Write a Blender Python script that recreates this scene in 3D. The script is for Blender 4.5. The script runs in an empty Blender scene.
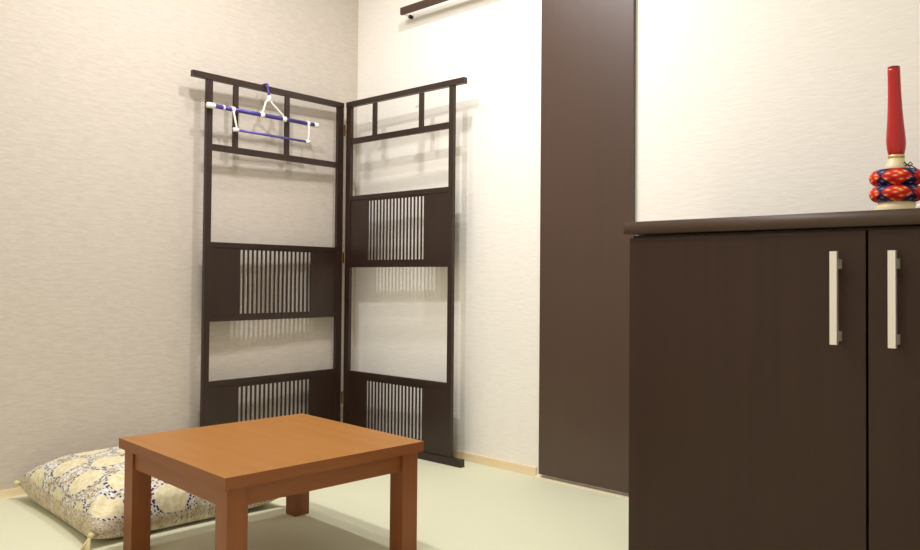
import bpy, bmesh, math, random
from mathutils import Vector, Matrix, noise
random.seed(4)
scn = bpy.context.scene
COL = scn.collection
PI = math.pi

# ------------------------------------------------------------------ materials
class NT:
    def __init__(s, name):
        s.m = bpy.data.materials.new(name); s.m.use_nodes = True
        s.t = s.m.node_tree; s.b = s.t.nodes['Principled BSDF']
    def n(s, typ, **kw):
        nd = s.t.nodes.new(typ)
        for k, v in kw.items(): setattr(nd, k, v)
        return nd
    def l(s, a, b): s.t.links.new(a, b)
    def coord(s, scale=(1, 1, 1), rot=(0, 0, 0), loc=(0, 0, 0)):
        tc = s.n('ShaderNodeTexCoord'); mp = s.n('ShaderNodeMapping')
        mp.inputs['Scale'].default_value = scale; mp.inputs['Rotation'].default_value = rot
        mp.inputs['Location'].default_value = loc
        s.l(tc.outputs['Object'], mp.inputs['Vector']); return mp.outputs['Vector']
    def noise(s, vec, scale=1, detail=3, rough=.5):
        nd = s.n('ShaderNodeTexNoise'); nd.inputs['Scale'].default_value = scale
        nd.inputs['Detail'].default_value = detail; nd.inputs['Roughness'].default_value = rough
        s.l(vec, nd.inputs['Vector']); return nd.outputs['Fac']
    def ramp(s, fac, stops, interp='LINEAR'):
        nd = s.n('ShaderNodeValToRGB'); cr = nd.color_ramp; cr.interpolation = interp
        while len(cr.elements) < len(stops): cr.elements.new(.5)
        for e, (p, c) in zip(cr.elements, stops):
            e.position = p; e.color = (c[0], c[1], c[2], 1) if not isinstance(c, (int, float)) else (c, c, c, 1)
        s.l(fac, nd.inputs['Fac']); return nd.outputs['Color']
    def mix(s, fac, a, b):
        nd = s.n('ShaderNodeMix', data_type='RGBA')
        for sock, v in ((nd.inputs['Factor'], fac), (nd.inputs[6], a), (nd.inputs[7], b)):
            if isinstance(v, bpy.types.NodeSocket): s.l(v, sock)
            elif isinstance(v, (int, float)): sock.default_value = v
            else: sock.default_value = (v[0], v[1], v[2], 1)
        return nd.outputs[2]
    def math(s, op, a, b=None):
        nd = s.n('ShaderNodeMath', operation=op)
        for i, v in enumerate((a, b)):
            if v is None: continue
            if isinstance(v, bpy.types.NodeSocket): s.l(v, nd.inputs[i])
            else: nd.inputs[i].default_value = v
        return nd.outputs[0]
    def bump(s, h, strength=.3, dist=.002):
        nd = s.n('ShaderNodeBump'); nd.inputs['Strength'].default_value = strength
        nd.inputs['Distance'].default_value = dist
        s.l(h, nd.inputs['Height']); s.l(nd.outputs['Normal'], s.b.inputs['Normal'])
    def base(s, c):
        if isinstance(c, bpy.types.NodeSocket): s.l(c, s.b.inputs['Base Color'])
        else: s.b.inputs['Base Color'].default_value = (c[0], c[1], c[2], 1)
    def set(s, rough=.5, metal=0, spec=.5, sheen=0):
        s.b.inputs['Roughness'].default_value = rough; s.b.inputs['Metallic'].default_value = metal
        s.b.inputs['Specular IOR Level'].default_value = spec
        s.b.inputs['Sheen Weight'].default_value = sheen
        return s.m

def srgb(r, g, b):
    f = lambda c: c / 12.92 if c <= .04045 else ((c + .055) / 1.055) ** 2.4
    return (f(r / 255), f(g / 255), f(b / 255))

def plain(name, c, rough=.5, metal=0, spec=.5):
    m = NT(name); m.base(c); return m.set(rough, metal, spec)

def wallpaper(name, c, axis, var=.06):
    """woven paper with short horizontal raised slubs; axis = the wall's horizontal axis"""
    m = NT(name)
    v = m.coord((17, 17, 95))
    n1 = m.noise(v, 1.0, 2, .5)
    n2 = m.noise(m.coord((34, 34, 190)), 1.0, 2, .5)
    h = m.math('ADD', m.math('MULTIPLY', n1, .7), m.math('MULTIPLY', n2, .3))
    lo = tuple(x * (1 - var) for x in c); hi = tuple(min(1, x * (1 + var)) for x in c)
    m.base(m.ramp(h, [(.36, lo), (.64, hi)]))
    m.bump(m.ramp(h, [(.36, 0.), (.66, 1.)]), .22, .0013)
    return m.set(.75, 0, .25)

def wood(name, c1, c2, stretch, rough=.4, spec=.5, scale=1.0, bump=.05):
    m = NT(name)
    n1 = m.noise(m.coord(tuple(s * scale for s in stretch)), 1, 5, .6)
    n2 = m.noise(m.coord((1.3, 1.3, 1.3)), 1, 2, .5)
    f = m.math('ADD', m.math('MULTIPLY', n1, .75), m.math('MULTIPLY', n2, .25))
    m.base(m.ramp(f, [(.32, c1), (.68, c2)]))
    m.bump(n1, bump, .001)
    return m.set(rough, 0, spec)

M = {}
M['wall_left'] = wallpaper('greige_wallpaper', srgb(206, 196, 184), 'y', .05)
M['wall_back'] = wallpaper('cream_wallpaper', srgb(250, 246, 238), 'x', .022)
M['ceiling'] = plain('white_ceiling', srgb(250, 246, 236), .8)
M['light_wood'] = wood('pale_pine', srgb(243, 219, 176), srgb(250, 231, 196), (3, 3, 60), .5)
M['sill'] = plain('cream_threshold', srgb(250, 236, 205), .5)
M['door'] = wood('brown_laminate_door', srgb(63, 37, 22), srgb(69, 42, 26), (40, 40, 1.2), .42, .75)
for _n in M['door'].node_tree.nodes:
    if _n.bl_idname == 'ShaderNodeBsdfPrincipled':
        _n.inputs['Coat Weight'].default_value = .45; _n.inputs['Coat Roughness'].default_value = .38
M['cabinet'] = wood('dark_walnut_laminate', srgb(52, 33, 23), srgb(58, 38, 27), (40, 40, 1.4), .45, .32)
M['counter'] = wood('dark_walnut_edge', srgb(70, 52, 40), srgb(80, 60, 47), (2, 60, 60), .5, .45)
M['screen'] = wood('black_brown_lacquer', srgb(42, 27, 20), srgb(52, 35, 26), (60, 60, 2), .38, .5)
M['screen_h'] = wood('black_brown_lacquer_rail', srgb(42, 27, 20), srgb(52, 35, 26), (8, 8, 60), .38, .5)
M['gap'] = plain('shadow_gap_black', (.012, .008, .006), .8)
M['steel'] = plain('brushed_nickel', srgb(240, 233, 222), .32, .6)
M['brass'] = plain('aged_brass', srgb(176, 140, 92), .35, 1)
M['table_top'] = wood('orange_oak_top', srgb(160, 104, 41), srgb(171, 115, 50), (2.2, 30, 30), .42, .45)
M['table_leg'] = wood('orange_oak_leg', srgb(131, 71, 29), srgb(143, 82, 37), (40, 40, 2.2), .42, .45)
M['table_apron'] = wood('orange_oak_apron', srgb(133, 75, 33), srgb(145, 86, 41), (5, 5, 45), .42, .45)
M['purple'] = plain('violet_metal', srgb(76, 64, 150), .3, .3)
M['lavender'] = plain('pale_violet_metal', srgb(100, 88, 166), .3, .3)
M['white'] = plain('white_plastic', srgb(248, 244, 236), .35)
M['black_metal'] = plain('black_metal', (.02, .018, .016), .4, .6)
M['red'] = plain('red_lacquer', srgb(188, 22, 24), .22, 0, .6)
M['darkred'] = plain('dark_red_end', srgb(96, 12, 16), .5)
M['cream_wood'] = wood('cream_lacquered_wood', srgb(236, 217, 170), srgb(248, 233, 194), (30, 30, 6), .35)
M['gold'] = plain('gold_band', srgb(222, 196, 140), .35, .7)
M['cord'] = plain('black_cord', (.01, .01, .014), .7)
M['bead'] = plain('white_bead', srgb(240, 234, 226), .3)

# tatami
m = NT('tatami_rush')
w1 = m.noise(m.coord((420, 14, 1)), 1, 2, .5)
w2 = m.n('ShaderNodeTexWave', wave_type='BANDS', bands_direction='Y'); w2.inputs['Scale'].default_value = 28
m.l(m.coord((1, 1, 1)), w2.inputs['Vector'])
h = m.math('ADD', m.math('MULTIPLY', w1, .6), m.math('MULTIPLY', w2.outputs['Fac'], .08))
big = m.noise(m.coord((1.2, 1.2, 1)), 1, 2, .5)
cc = m.ramp(h, [(.2, srgb(223, 223, 194)), (.8, srgb(233, 234, 206))])
cc = m.mix(m.math('MULTIPLY', big, .25), cc, srgb(224, 227, 194))
m.base(cc); m.bump(h, .12, .001)
M['tatami'] = m.set(.62, 0, .3)

# brocade of the floor cushion: cream rounds ringed by navy dots on a mottled ground
m = NT('cushion_brocade')
tc = m.n('ShaderNodeTexCoord')
mp = m.n('ShaderNodeMapping'); mp.inputs['Rotation'].default_value = (0, 0, PI / 4 + .1)
mp.inputs['Scale'].default_value = (6.9, 6.9, 1); mp.inputs['Location'].default_value = (.28, .55, 0)
m.l(tc.outputs['UV'], mp.inputs['Vector'])
vo = m.n('ShaderNodeTexVoronoi', voronoi_dimensions='2D', feature='F1')
vo.inputs['Scale'].default_value = 1; vo.inputs['Randomness'].default_value = .12
m.l(mp.outputs['Vector'], vo.inputs['Vector'])
dist = vo.outputs['Distance']
fine = m.n('ShaderNodeTexVoronoi', voronoi_dimensions='2D', feature='F1')
fine.inputs['Scale'].default_value = 92; m.l(tc.outputs['UV'], fine.inputs['Vector'])
fine2 = m.n('ShaderNodeTexVoronoi', voronoi_dimensions='2D', feature='DISTANCE_TO_EDGE')
fine2.inputs['Scale'].default_value = 46; m.l(tc.outputs['UV'], fine2.inputs['Vector'])
nz = m.n('ShaderNodeTexNoise'); nz.inputs['Scale'].default_value = 26; nz.inputs['Detail'].default_value = 3
m.l(tc.outputs['UV'], nz.inputs['Vector'])
ground = m.ramp(nz.outputs['Fac'], [(.30, srgb(170, 146, 104)), (.42, srgb(218, 204, 172)), (.58, srgb(243, 240, 230))])
dots = m.ramp(fine.outputs['Distance'], [(.20, 1.), (.30, 0.)])
pick = m.ramp(m.n('ShaderNodeSeparateColor').outputs[0], [(0, 0.), (.55, 1.)], 'CONSTANT')
sep = [n for n in m.t.nodes if n.bl_idname == 'ShaderNodeSeparateColor'][0]
m.l(fine.outputs['Color'], sep.inputs[0])
edge = m.ramp(fine2.outputs['Distance'], [(.05, 1.), (.11, 0.)])
g2 = m.mix(m.math('MULTIPLY', edge, .4), ground, srgb(112, 90, 70))
g3 = m.mix(m.math('MULTIPLY', dots, pick), g2, srgb(44, 36, 74))
weave = m.n('ShaderNodeTexNoise'); weave.inputs['Scale'].default_value = 60
m.l(tc.outputs['UV'], weave.inputs['Vector'])
cream = m.ramp(weave.outputs['Fac'], [(.35, srgb(226, 213, 164)), (.65, srgb(247, 239, 204))])
inring = m.ramp(dist, [(.0, 0.), (.365, 0.), (.375, 1.), (.455, 1.), (.47, 0.)])
ringcol = m.mix(m.ramp(fine.outputs['Distance'], [(.30, 1.), (.42, 0.)]), srgb(226, 220, 206), srgb(42, 34, 92))
sxy = m.n('ShaderNodeSeparateXYZ'); m.l(tc.outputs['UV'], sxy.inputs[0])
# the boxed sides carry only the small ground pattern
panel = m.math('MULTIPLY', m.math('LESS_THAN', m.math('ABSOLUTE', sxy.outputs[0]), .375), m.math('LESS_THAN', m.math('ABSOLUTE', sxy.outputs[1]), .322))
g4 = m.mix(m.math('MULTIPLY', m.math('SUBTRACT', 1., panel), .45), g3, srgb(196, 172, 128))
a = m.mix(m.math('MULTIPLY', panel, m.math('LESS_THAN', dist, .37)), g4, cream)
m.base(m.mix(m.math('MULTIPLY', inring, panel), a, ringcol))
m.bump(nz.outputs['Fac'], .12, .003)
M['brocade'] = m.set(.7, 0, .3, .2)
M['tassel'] = plain('cream_thread', srgb(226, 212, 158), .8)

# red and navy brocade ring pads (ornament local axes)
m = NT('red_navy_brocade')
tc = m.n('ShaderNodeTexCoord')
sx = m.n('ShaderNodeSeparateXYZ'); m.l(tc.outputs['UV'], sx.inputs[0])
# u = angle 0..1 , v = section -1..1 ; lens: |sin(pi*6u)| > k+|v|
s1 = m.math('ABSOLUTE', m.math('SINE', m.math('MULTIPLY', sx.outputs[0], PI * 5)))
vv = m.math('ABSOLUTE', sx.outputs[1])
lens = m.math('GREATER_THAN', m.math('SUBTRACT', s1, m.math('MULTIPLY', vv, .9)), .06)
mp = m.n('ShaderNodeMapping'); mp.inputs['Scale'].default_value = (17, 2.3, 1)
m.l(tc.outputs['UV'], mp.inputs['Vector'])
vo = m.n('ShaderNodeTexVoronoi', voronoi_dimensions='2D'); vo.inputs['Scale'].default_value = 1.0
m.l(mp.outputs['Vector'], vo.inputs['Vector'])
redf = m.ramp(vo.outputs['Distance'], [(.0, srgb(250, 205, 70)), (.16, srgb(252, 190, 120)), (.22, srgb(242, 96, 58)), (.45, srgb(222, 44, 34)), (.7, srgb(190, 24, 30))])
navf = m.ramp(vo.outputs['Distance'], [(.12, srgb(150, 130, 190)), (.26, srgb(44, 44, 92)), (.6, srgb(22, 24, 52))])
m.base(m.mix(lens, navf, redf))
M['pad'] = m.set(.6, 0, .3)

# ------------------------------------------------------------------ mesh helpers
def finish(name, bm, mat, parent=None, smooth=False, bevel=0, seg=2):
    me = bpy.data.meshes.new(name)
    if bevel:
        es = [e for e in bm.edges if e.is_manifold and e.calc_face_angle(0) > .6]
        bmesh.ops.bevel(bm, geom=es, offset=bevel, segments=seg, profile=.5, affect='EDGES', clamp_overlap=True)
    bmesh.ops.recalc_face_normals(bm, faces=bm.faces[:])
    bm.to_mesh(me); bm.free()
    me.materials.append(mat)
    if smooth: me.polygons.foreach_set('use_smooth', [True] * len(me.polygons))
    o = bpy.data.objects.new(name, me); COL.objects.link(o)
    if parent: o.parent = parent
    return o

def box(bm, x0, x1, y0, y1, z0, z1):
    v = [bm.verts.new((x, y, z)) for x in (x0, x1) for y in (y0, y1) for z in (z0, z1)]
    for f in ((0, 1, 3, 2), (4, 6, 7, 5), (0, 4, 5, 1), (2, 3, 7, 6), (0, 2, 6, 4), (1, 5, 7, 3)):
        bm.faces.new([v[i] for i in f])

def boxes(lst):
    bm = bmesh.new()
    for b in lst: box(bm, *b)
    return bm

def tube(bm, pts, r, seg=10, cap=True):
    pts = [Vector(p) for p in pts]; rings = []
    up = None
    for i, p in enumerate(pts):
        t = (pts[min(i + 1, len(pts) - 1)] - pts[max(i - 1, 0)]).normalized()
        if up is None:
            up = t.orthogonal().normalized()
        a = (up - t * up.dot(t)).normalized(); up = a; b = t.cross(a)
        rr = r[i] if isinstance(r, (list, tuple)) else r
        rings.append([bm.verts.new(p + (a * math.cos(2 * PI * k / seg) + b * math.sin(2 * PI * k / seg)) * rr) for k in range(seg)])
    for i in range(len(rings) - 1):
        for k in range(seg):
            bm.faces.new((rings[i][k], rings[i][(k + 1) % seg], rings[i + 1][(k + 1) % seg], rings[i + 1][k]))
    if cap:
        bm.faces.new(rings[0][::-1]); bm.faces.new(rings[-1])

def lathe(bm, prof, seg=32, c=(0, 0)):
    rings = []
    for r, z in prof:
        rings.append([bm.verts.new((c[0] + r * math.cos(2 * PI * k / seg), c[1] + r * math.sin(2 * PI * k / seg), z)) for k in range(seg)])
    for i in range(len(rings) - 1):
        for k in range(seg):
            bm.faces.new((rings[i][k], rings[i][(k + 1) % seg], rings[i + 1][(k + 1) % seg], rings[i + 1][k]))
    bm.faces.new(rings[0][::-1]); bm.faces.new(rings[-1])

def empty(name, label, cat, loc=(0, 0, 0), rz=0, group=None):
    o = bpy.data.objects.new(name, None); COL.objects.link(o)
    o.location = loc; o.rotation_euler = (0, 0, rz); o.empty_display_size = .1
    o['label'] = label; o['category'] = cat
    if group: o['group'] = group
    return o

def struct(name, bm, mat, label=None, cat=None, **k):
    o = finish(name, bm, mat, None, **k); o['kind'] = 'structure'
    if label: o['label'] = label
    if cat: o['category'] = cat
    return o

# ------------------------------------------------------------------ the room
RX, RY, RZ = 3.45, -3.05, 2.42
struct('floor', boxes([(-.1, RX + .1, RY - .1, .1, -.05, 0)]), M['tatami'], 'pale green tatami floor of the small room', 'floor')
struct('ceiling', boxes([(-.1, RX + .1, RY - .1, .1, RZ, RZ + .05)]), M['ceiling'], 'white ceiling above the tatami room', 'ceiling')
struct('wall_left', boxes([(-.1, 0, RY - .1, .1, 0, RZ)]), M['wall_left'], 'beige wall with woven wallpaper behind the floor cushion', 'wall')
struct('wall_back', boxes([(0, RX, 0, .1, 0, RZ)]), M['wall_back'], 'cream wall with woven wallpaper behind the cabinet and dark door', 'wall')
struct('wall_right', boxes([(RX, RX + .1, RY - .1, .1, 0, RZ)]), M['wall_back'], 'cream wall closing the room on the right', 'wall')
struct('wall_front', boxes([(0, RX, RY - .1, RY, 0, RZ)]), M['wall_back'], 'cream wall behind the camera', 'wall')
struct('baseboard_left', boxes([(0, .008, RY, -.008, 0, .025)]), M['light_wood'], 'thin pale wood strip along the foot of the beige wall', 'baseboard', bevel=.002)
struct('baseboard_back', boxes([(0, 1.095, -.008, 0, 0, .033)]), M['light_wood'], 'thin pale wood strip along the foot of the cream wall', 'baseboard', bevel=.002)
struct('trim_1', boxes([(1.095, 1.52, -.026, 0, 0, .004)]), M['sill'], 'cream threshold strip under the dark door', 'threshold')
# dark full-height door panel hung just in front of the wall
struct('door_1', boxes([(1.116, 1.514, -.018, -.001, .016, 2.3)]), M['door'], 'tall dark brown plain door panel left of the cabinet', 'door', bevel=.0015)

# ------------------------------------------------------------------ folding screen
HX, HY = .06, -.128
scr = empty('folding_screen', 'dark brown two-panel folding screen with slatted boards standing in the corner', 'folding screen', (HX, HY, 0))

def screen_panel(bar0, bar1, s0, s1, rot, post, r2, brd, lat, side, pegs):
    """one leaf: u along +x from the hinge, front face on y = 0 (room side given by side), thickness 2T"""
    T = .008
    tr = Matrix.Rotation(rot, 4, 'Z') @ Matrix.Translation((0, side * T, 0))
    def put(o):
        o.data.transform(tr); return o
    bm = boxes([(s0[0], s0[1], -T, T, .03, 1.53), (s1[0], s1[1], -T, T, .03, 1.53)])
    frame = put(finish('frame', bm, M['screen'], scr, bevel=.002))
    put(finish('top_rail', boxes([(bar0, bar1, -T - .002, T + .002, 1.531, 1.555)]), M['screen_h'], frame, bevel=.002))
    put(finish('foot_rail', boxes([(bar0, bar1, -T - .004, T + .004, .0, .03)]), M['screen_h'], frame, bevel=.004))
    x0, x1 = s0[1], s1[0]
    put(finish('middle_rail', boxes([(x0, x1, -T + .002, T - .002, r2 - .026, r2)]), M['screen_h'], frame, bevel=.0015))
    for c in post:
        put(finish('upright', boxes([(c - .0105, c + .0105, -T + .002, T - .002, r2, 1.528)]), M['screen'], frame, bevel=.0015))
    for (c, z) in pegs:
        bm = bmesh.new(); tube(bm, [(c - .025, -T * side - .001, z), (c - .012, -T * side - .002, z)], [.005, .006], 8)
        put(finish('peg', bm, M['white'], frame))
    for (zt, zb), (lz1, lz0) in brd:
        t = .004
        b = put(finish('board', boxes([(x0, lat[0], -t, t, zb, zt), (lat[1], x1, -t, t, zb, zt),
                    (lat[0], lat[1], -t, t, lz1, zt), (lat[0], lat[1], -t, t, zb, lz0)]), M['screen'], frame))
        lst = [(x0, x1, -T + .0005, T - .0005, zt - .020, zt)]
        if zb > .1: lst.append((x0, x1, -T + .001, T - .001, zb, zb + .020))
        put(finish('board_rail', boxes(lst), M['screen_h'], frame, bevel=.0015))
        n = 16
        pitch = (lat[1] - lat[0]) / (n + .60)
        lst = []
        for k in range(n):
            c = lat[0] + pitch * (k + .60 + .20)
            lst.append((c - pitch * .19, c + pitch * .19, -.0018, .0018, lz0 - .002, lz1 + .002))
        put(finish('lattice', boxes(lst), M['screen'], b))
    return frame

# right leaf, along the cream wall
screen_panel(.018, .742, (.018, .050), (.660, .684), .025, (.205, .496), 1.385,
             [((1.121, .796), (1.093, .828)), ((.326, .03), (.291, .075))], (.168, .518), 1, ((.205, 1.445), (.496, 1.475)))
# left leaf, along the beige wall (u runs from the hinge to -Y)
screen_panel(.0, .762, (.0, .033), (.674, .700), -PI / 2 + .03, (.312, .566), 1.277,
             [((.886, .569), (.859, .597)), ((.332, .03), (.298, .075))], (.174, .535), -1, ())
for z in (1.43, .84, .2):
    bm = boxes([(-.006, .02, -.0015, .0015, z - .026, z + .026)])
    tube(bm, [(.008, -.002, z - .026), (.008, -.002, z + .026)], .0035, 10)
    bm.transform(Matrix.Translation((.004, .006, 0)) @ Matrix.Rotation(.05, 4, 'Z'))
    finish('hinge', bm, M['brass'], scr)

# ------------------------------------------------------------------ clothes hanger on the left leaf
hg = empty('clothes_hanger', 'violet and white clothes hanger hooked over the top rail of the folding screen', 'clothes hanger', (.095, -.567, 1.423), .03)
def hp(name, bm, mat, smooth=True, parent=None): return finish(name, bm, M[mat], parent or hg, smooth=smooth)
yl, yr = -.273, .273
bm = bmesh.new(); tube(bm, [(0, yl + .03, 0), (0, yr - .02, 0)], .0085, 14); bar = hp('bar', bm, 'purple')
for s, y0, y1 in ((1, yl, yl + .034), (1, yr - .022, yr)):
    bm = bmesh.new(); tube(bm, [(0, y0, 0), (0, y0 + .003, 0), (0, y1 - .003, 0), (0, y1, 0)], [.009, .0115, .0115, .0095], 14); hp('end_cap', bm, 'white', parent=bar)
bm = bmesh.new(); tube(bm, [(0, -.203, 0), (0, -.196, 0)], .0105, 14); hp('ring', bm, 'white', parent=bar)
# yoke: two white arms from the hook's foot to the bar, each with a clamp
bm = bmesh.new()
tube(bm, [(.002, .014, .072), (.002, -.002, .058), (.002, -.015, .018), (.002, -.020, .0)], [.0048, .0042, .004, .005], 10)
tube(bm, [(.002, .014, .072), (.002, .026, .058), (.002, .082, .016), (.002, .091, .0)], [.0048, .0042, .004, .005], 10)
tube(bm, [(.002, .014, .060), (.002, .014, .086)], .008, 10)
hp('yoke', bm, 'white')
for y in (-.020, .091):
    bm = bmesh.new(); tube(bm, [(0, y - .009, 0), (0, y + .009, 0)], .012, 14); hp('clamp', bm, 'white')
# hook going up and over the screen's rail
cx = -.033
pts = [(.002, .012, .084)]
pts += [(.0, .012, .10), (-.010, .013, .122)]
for k in range(0, 9):
    a = -.1 + (PI + .2) * k / 8
    pts.append((cx + .0245 * math.cos(a), .013, .133 + .006 * math.sin(a)))
pts.append((cx - .0245, .013, .118))
pts = [(-.0105 if p[0] < 0.0 and p[0] > -.02 and p[2] < .13 else p[0], p[1], p[2]) for p in pts]
bm = bmesh.new(); tube(bm, pts, .0045, 10); hp('hook', bm, 'purple')
# lower bar on two white links
for (ya, yb, nm) in ((-.157, -.141, 'link'), (.218, .219, 'link')):
    bm = bmesh.new()
    tube(bm, [(.0, ya - .007, 0), (.0, ya + .007, 0)], .0115, 14)
    tube(bm, [(.004, ya, -.004), (.006, ya + .002, -.02), (.004, yb, -.07), (0, yb, -.08)], [.0048, .0042, .004, .005], 10)
    tube(bm, [(0, yb - .012, -.08), (0, yb + .01, -.08)], .0085, 12)
    hp('link', bm, 'white')
bm = bmesh.new(); tube(bm, [(0, -.133, -.08), (0, .211, -.08)], .0052, 12); hp('lower_bar', bm, 'lavender')

# ------------------------------------------------------------------ wall rail above
rl = empty('coat_rail', 'short brown rail with thin bracket fixed high on the cream wall', 'wall rail', (.365, 0, 1.93))
bm = boxes([(0, .70, -.062, -.048, -.015, .015)])
b_ = finish('bar', bm, M['counter'], rl, bevel=.002)
for x in (.012, .60):
    bm = bmesh.new(); tube(bm, [(x, -.05, -.012), (x, -.012, -.014)], .003, 8)
    br = finish('bracket', bm, M['steel'], rl, smooth=True)
    bm = bmesh.new(); tube(bm, [(x, -.016, -.014), (x, .0, -.014)], [.0085, .0085], 14)
    finish('knob', bm, M['black_metal'], br)

# ------------------------------------------------------------------ low table
tb = empty('low_table', 'small square orange-brown wooden low table on the tatami', 'table', (1.0925, -1.1800, 0), -.0387)
hw, hd, H = .2955, .2930, .3070
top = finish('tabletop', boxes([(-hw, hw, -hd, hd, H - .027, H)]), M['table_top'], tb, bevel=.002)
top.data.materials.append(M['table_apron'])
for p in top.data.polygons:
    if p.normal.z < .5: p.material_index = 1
L = .052; ins = .012
for sx in (-1, 1):
    for sy in (-1, 1):
        xa, ya = sx * (hw - ins), sy * (hd - ins)
        xb, yb = sx * (hw - ins - L), sy * (hd - ins - L)
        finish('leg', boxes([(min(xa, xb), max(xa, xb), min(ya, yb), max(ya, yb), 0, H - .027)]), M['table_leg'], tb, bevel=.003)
zi = .231
for s in (-1, 1):
    y0 = s * (hd - ins - .006); y1 = y0 - s * .02
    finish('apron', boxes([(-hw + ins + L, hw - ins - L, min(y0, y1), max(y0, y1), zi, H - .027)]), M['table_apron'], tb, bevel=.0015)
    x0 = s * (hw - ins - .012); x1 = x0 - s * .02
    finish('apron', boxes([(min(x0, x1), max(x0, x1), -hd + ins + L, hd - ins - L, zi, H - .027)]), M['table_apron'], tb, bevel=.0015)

# ------------------------------------------------------------------ floor cushion
CW, CD = .335, .30
cu = empty('floor_cushion', 'thick patterned floor cushion of cream and navy brocade on the tatami beside the beige wall', 'cushion', (.408, -1.195, 0), -.04)
N = 56
bm = bmesh.new(); uvl = bm.loops.layers.uv.new('UVMap')
def cpt(i, j, side):
    u = -1 + 2 * i / N; v = -1 + 2 * j / N
    # pull seam inward between corners
    x = u * CW * (1 - .045 * (1 - v * v) * abs(u) ** 3)
    y = v * CD * (1 - .05 * (1 - u * u) * abs(v) ** 3)
    e = max(0., (1 - abs(u) ** 3.2)) * max(0., (1 - abs(v) ** 3.2))
    r2 = (u * u * v * v) ** 2
    seam = .034 + .020 * r2 * (1 if u < 0 else .25)
    if side > 0:
        z = seam + .134 * e ** .34
        nn = noise.noise(Vector((x * 7, y * 7, 1.3))) * .006 + noise.noise(Vector((x * 19, y * 19, 4))) * .0025
        # folds running in from the near corner
        d = Vector((x - .30, y + .235)); t = d.x * .8 + d.y * .6; p = d.x * .67 + d.y * .74
        fold = math.exp(-(d.length / .085) ** 2) * (math.sin(p * 120 + .4) * .009 - .012 * math.exp(-(p / .012) ** 2))
        z += nn * min(1, e * 3) + fold * min(1, e * 8)
        ff = fold * min(1, e * 12); x += .75 * ff; y -= .6 * ff
    else:
        z = max(.003, seam - .05 * e ** .35)
    return Vector((x, y, z))
grid = {}
for side in (1, -1):
    for i in range(N + 1):
        for j in range(N + 1):
            edge = i in (0, N) or j in (0, N)
            if edge and side == -1: grid[side, i, j] = grid[1, i, j]
            else: grid[side, i, j] = bm.verts.new(cpt(i, j, side))
def uvof(v, side):
    # push the border outwards by the height drop so the sides are not stretched
    f = Vector((v.co.x, v.co.y)); drop = max(0, .14 - v.co.z)
    m_ = max(abs(f.x) / CW, abs(f.y) / CD)
    f *= 1 + drop * .9 * m_ ** 6 / .32
    return (f.x, f.y)
for side in (1, -1):
    for i in range(N):
        for j in range(N):
            f = bm.faces.new([grid[side, a, b] for a, b in ((i, j), (i + 1, j), (i + 1, j + 1), (i, j + 1))])
            for lp in f.loops: lp[uvl].uv = uvof(lp.vert, side)
finish('cover', bm, M['brocade'], cu, smooth=True)
for sx, sy in ((1, -1), (-1, -1), (1, 1), (-1, 1)):
    c = cpt(N if sx > 0 else 0, N if sy > 0 else 0, 1)
    dx, dy = sx * .72, sy * .7
    bm = bmesh.new()
    tube(bm, [(c.x - dx * .008, c.y - dy * .008, c.z), (c.x + dx * .004, c.y + dy * .004, c.z + .002), (c.x + dx * .012, c.y + dy * .012, c.z)], [.006, .009, .006], 10)
    if sx > 0:
        for k in range(16):
            a = random.uniform(-.5, .5); ln = random.uniform(.03, .045)
            ex_, ey_ = dx * math.cos(a) - dy * math.sin(a), dx * math.sin(a) + dy * math.cos(a)
            s = Vector((c.x + dx * .009, c.y + dy * .009, c.z))
            tube(bm, [s, s + Vector((ex_ * ln * .5, ey_ * ln * .5, -c.z * .35)), (s.x + ex_ * ln, s.y + ey_ * ln, .003)], [.003, .0022, .0015], 5)
    finish('tassel', bm, M['tassel'], cu, smooth=True)

# ------------------------------------------------------------------ cabinet
F = -.485
cb = empty('cabinet', 'dark brown two-door cabinet with countertop against the cream wall', 'cabinet', (1.784, 0, 0))
CWD = 1.225
finish('body', boxes([(0, CWD, F + .022, -.001, 0, .873)]), M['cabinet'], cb, bevel=.001)
bm = boxes([(-.010, CWD + .010, F - .014, -.001, .876, .909)])
finish('countertop', bm, M['counter'], cb, bevel=.009, seg=5, smooth=True)
for k, (x0, x1, hx) in enumerate(((.001, .606, .547), (.612, CWD - .001, .667))):
    d = finish('door', boxes([(x0, x1, F, F + .0215, .06 if False else .004, .8655)]), M['cabinet'], cb, bevel=.0015)
    y = F - .03
    bm = boxes([(hx - .0065, hx + .0088, y - .006, y + .006, .607, .8185)])
    for z in (.625, .79):
        box(bm, hx - .005, hx + .009, y + .005, F + .001, z - .011, z + .011)
    finish('handle', bm, M['steel'], d, bevel=.0015)

# ------------------------------------------------------------------ ornament on the cabinet
orn = empty('handled_ornament', 'red lacquered handle on a cream base with two brocade ring pads, standing on the cabinet', 'ornament', (2.4135, -.328, .909))
def ring(bm, z, R, r, sq, uv):
    S, K = 72, 20; vs = []
    for i in range(S):
        a = 2 * PI * i / S; puff = 1 + .10 * abs(math.sin(a * 2.5 + (.1 - .79) * PI * 5)) ** .7
        vs.append([bm.verts.new(((R + r * puff * math.cos(b)) * math.cos(a), (R + r * puff * math.cos(b)) * math.sin(a), z + sq * math.sin(b))) for b in [2 * PI * k / K for k in range(K)]])
    for i in range(S):
        for k in range(K):
            f = bm.faces.new((vs[i][k], vs[(i + 1) % S][k], vs[(i + 1) % S][(k + 1) % K], vs[i][(k + 1) % K]))
            for lp, (ii, kk) in zip(f.loops, ((i, k), (i + 1, k), (i + 1, k + 1), (i, k + 1))):
                b = 2 * PI * kk / K
                lp[uv].uv = (ii / S - .79 + .1, math.sin(b) if math.cos(b) > -.2 else 1)
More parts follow.
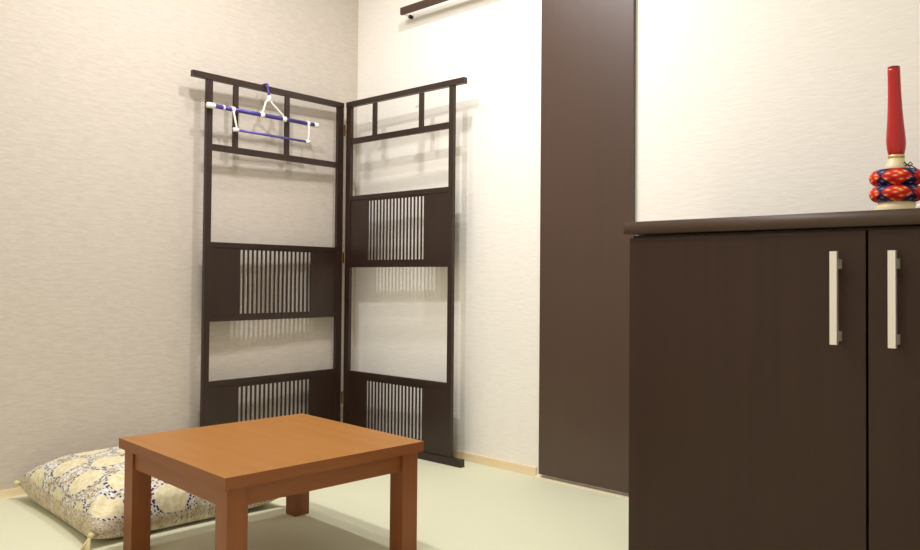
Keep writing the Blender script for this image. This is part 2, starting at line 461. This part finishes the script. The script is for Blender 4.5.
bm = bmesh.new(); lathe(bm, [(.0435, 0), (.0455, .003), (.0455, .016), (.043, .022), (.038, .03), (.022, .05), (.022, .10), (.027, .104), (.023, .118), (.0185, .128), (.0165, .136)], 36)
base_ = finish('base', bm, M['cream_wood'], orn, smooth=True)
for z in (.050, .0885):
    bm = bmesh.new(); uv = bm.loops.layers.uv.new('UVMap'); ring(bm, z, .0365, .0200, .0198, uv)
    finish('ring_pad', bm, M['pad'], orn, smooth=True)
bm = bmesh.new(); lathe(bm, [(.0165, .1345), (.0180, .136), (.0187, .139), (.0180, .142), (.0165, .1435)], 32)
finish('band', bm, M['gold'], orn, smooth=True)
bm = bmesh.new(); lathe(bm, [(.0185, .142), (.0205, .147), (.0226, .156), (.0240, .168), (.0241, .178), (.0228, .194), (.0203, .220), (.0182, .248), (.0168, .278), (.0160, .308), (.0157, .334), (.0155, .342)], 36)
LEAN = Vector((.73, .68, 0)) * -.028
def lean(bm):
    for v in bm.verts:
        t = v.co.z - .142; v.co.z = .142 + t * 1.045; v.co.x = v.co.x * .87 + LEAN.x * t; v.co.y = v.co.y * .87 + LEAN.y * t
lean(bm)
hnd = finish('handle', bm, M['red'], orn, smooth=True)
bm = bmesh.new(); lathe(bm, [(.0152, .341), (.0150, .3445), (.012, .3455)], 32)
lean(bm); finish('tip', bm, M['darkred'], hnd)
bm = bmesh.new()
# small black bow tied on the camera-right side of the neck
d = Vector((.72, -.05, 0)).normalized(); o0 = Vector((.0265, -.012, .116)); nrm = Vector((-.6, -.8, 0)).normalized()
for (a, b) in ((.011, .006), (-.011, .007)):
    tube(bm, [o0, o0 + d * a * .6 + Vector((0, 0, b)), o0 + d * a, o0 + d * a * .5 + Vector((0, 0, -b * .3)), o0], .0014, 6)
tube(bm, [o0, o0 + d * .012 + Vector((0, 0, -.005)), o0 + d * .026 + Vector((0, 0, -.018)), o0 + d * .04 + Vector((0, 0, -.05))], .0013, 6)
tube(bm, [o0, o0 + d * .008 + Vector((0, 0, -.01))], .0013, 6)
cord = finish('cord', bm, M['cord'], orn, smooth=True)
bm = bmesh.new(); bmesh.ops.create_uvsphere(bm, u_segments=16, v_segments=10, radius=.011)
bm.transform(Matrix.Translation(o0 + d * .028 + Vector((.008, -.035, -.1045))))
finish('bead', bm, M['bead'], cord, smooth=True)

# ------------------------------------------------------------------ light
def lamp(name, loc, power, size, col=(1, .978, .985)):
    l = bpy.data.lights.new(name, 'AREA'); l.shape = 'DISK'; l.energy = power; l.size = size; l.color = col
    o = bpy.data.objects.new(name, l); COL.objects.link(o); o.location = loc
lamp('ceiling_lamp', (1.05, -1.34, 2.40), 20, .06)
lamp('ceiling_lamp', (1.65, -1.45, 2.40), 7, .07)
lamp('ceiling_lamp', (.66, -1.0, 2.40), 6, .07)
lamp('ceiling_lamp', (1.15, -.68, 2.40), 17, .09)
lamp('ceiling_lamp', (2.5, -2.1, 2.40), 5, .2)
wd = bpy.data.worlds.new('World'); scn.world = wd; wd.use_nodes = True
wd.node_tree.nodes['Background'].inputs[0].default_value = (1, .95, .87, 1)
wd.node_tree.nodes['Background'].inputs[1].default_value = .3

# ------------------------------------------------------------------ camera
cam = bpy.data.cameras.new('camera'); co = bpy.data.objects.new('camera', cam); COL.objects.link(co)
o_ = Vector((2.93676802, -2.39950901, .75))
r_ = Vector((.72911864, .68433377, .00856217)); u_ = Vector((.00771642, -.02073004, .99975533)); w_ = Vector((-.68434382, .72887417, .02039527))
co.matrix_world = Matrix(((r_.x, u_.x, -w_.x, o_.x), (r_.y, u_.y, -w_.y, o_.y), (r_.z, u_.z, -w_.z, o_.z), (0, 0, 0, 1)))
cam.sensor_fit = 'HORIZONTAL'; cam.sensor_width = 36; cam.lens = 787.304 / 920 * 36
cam.shift_y = -(275 - 262.2187) / 920
cam.clip_start = .02
scn.camera = co
scn.view_settings.view_transform = 'Standard'; scn.view_settings.look = 'None'
scn.view_settings.exposure = -.27; scn.view_settings.gamma = 1; scn.view_settings.use_curve_mapping = False
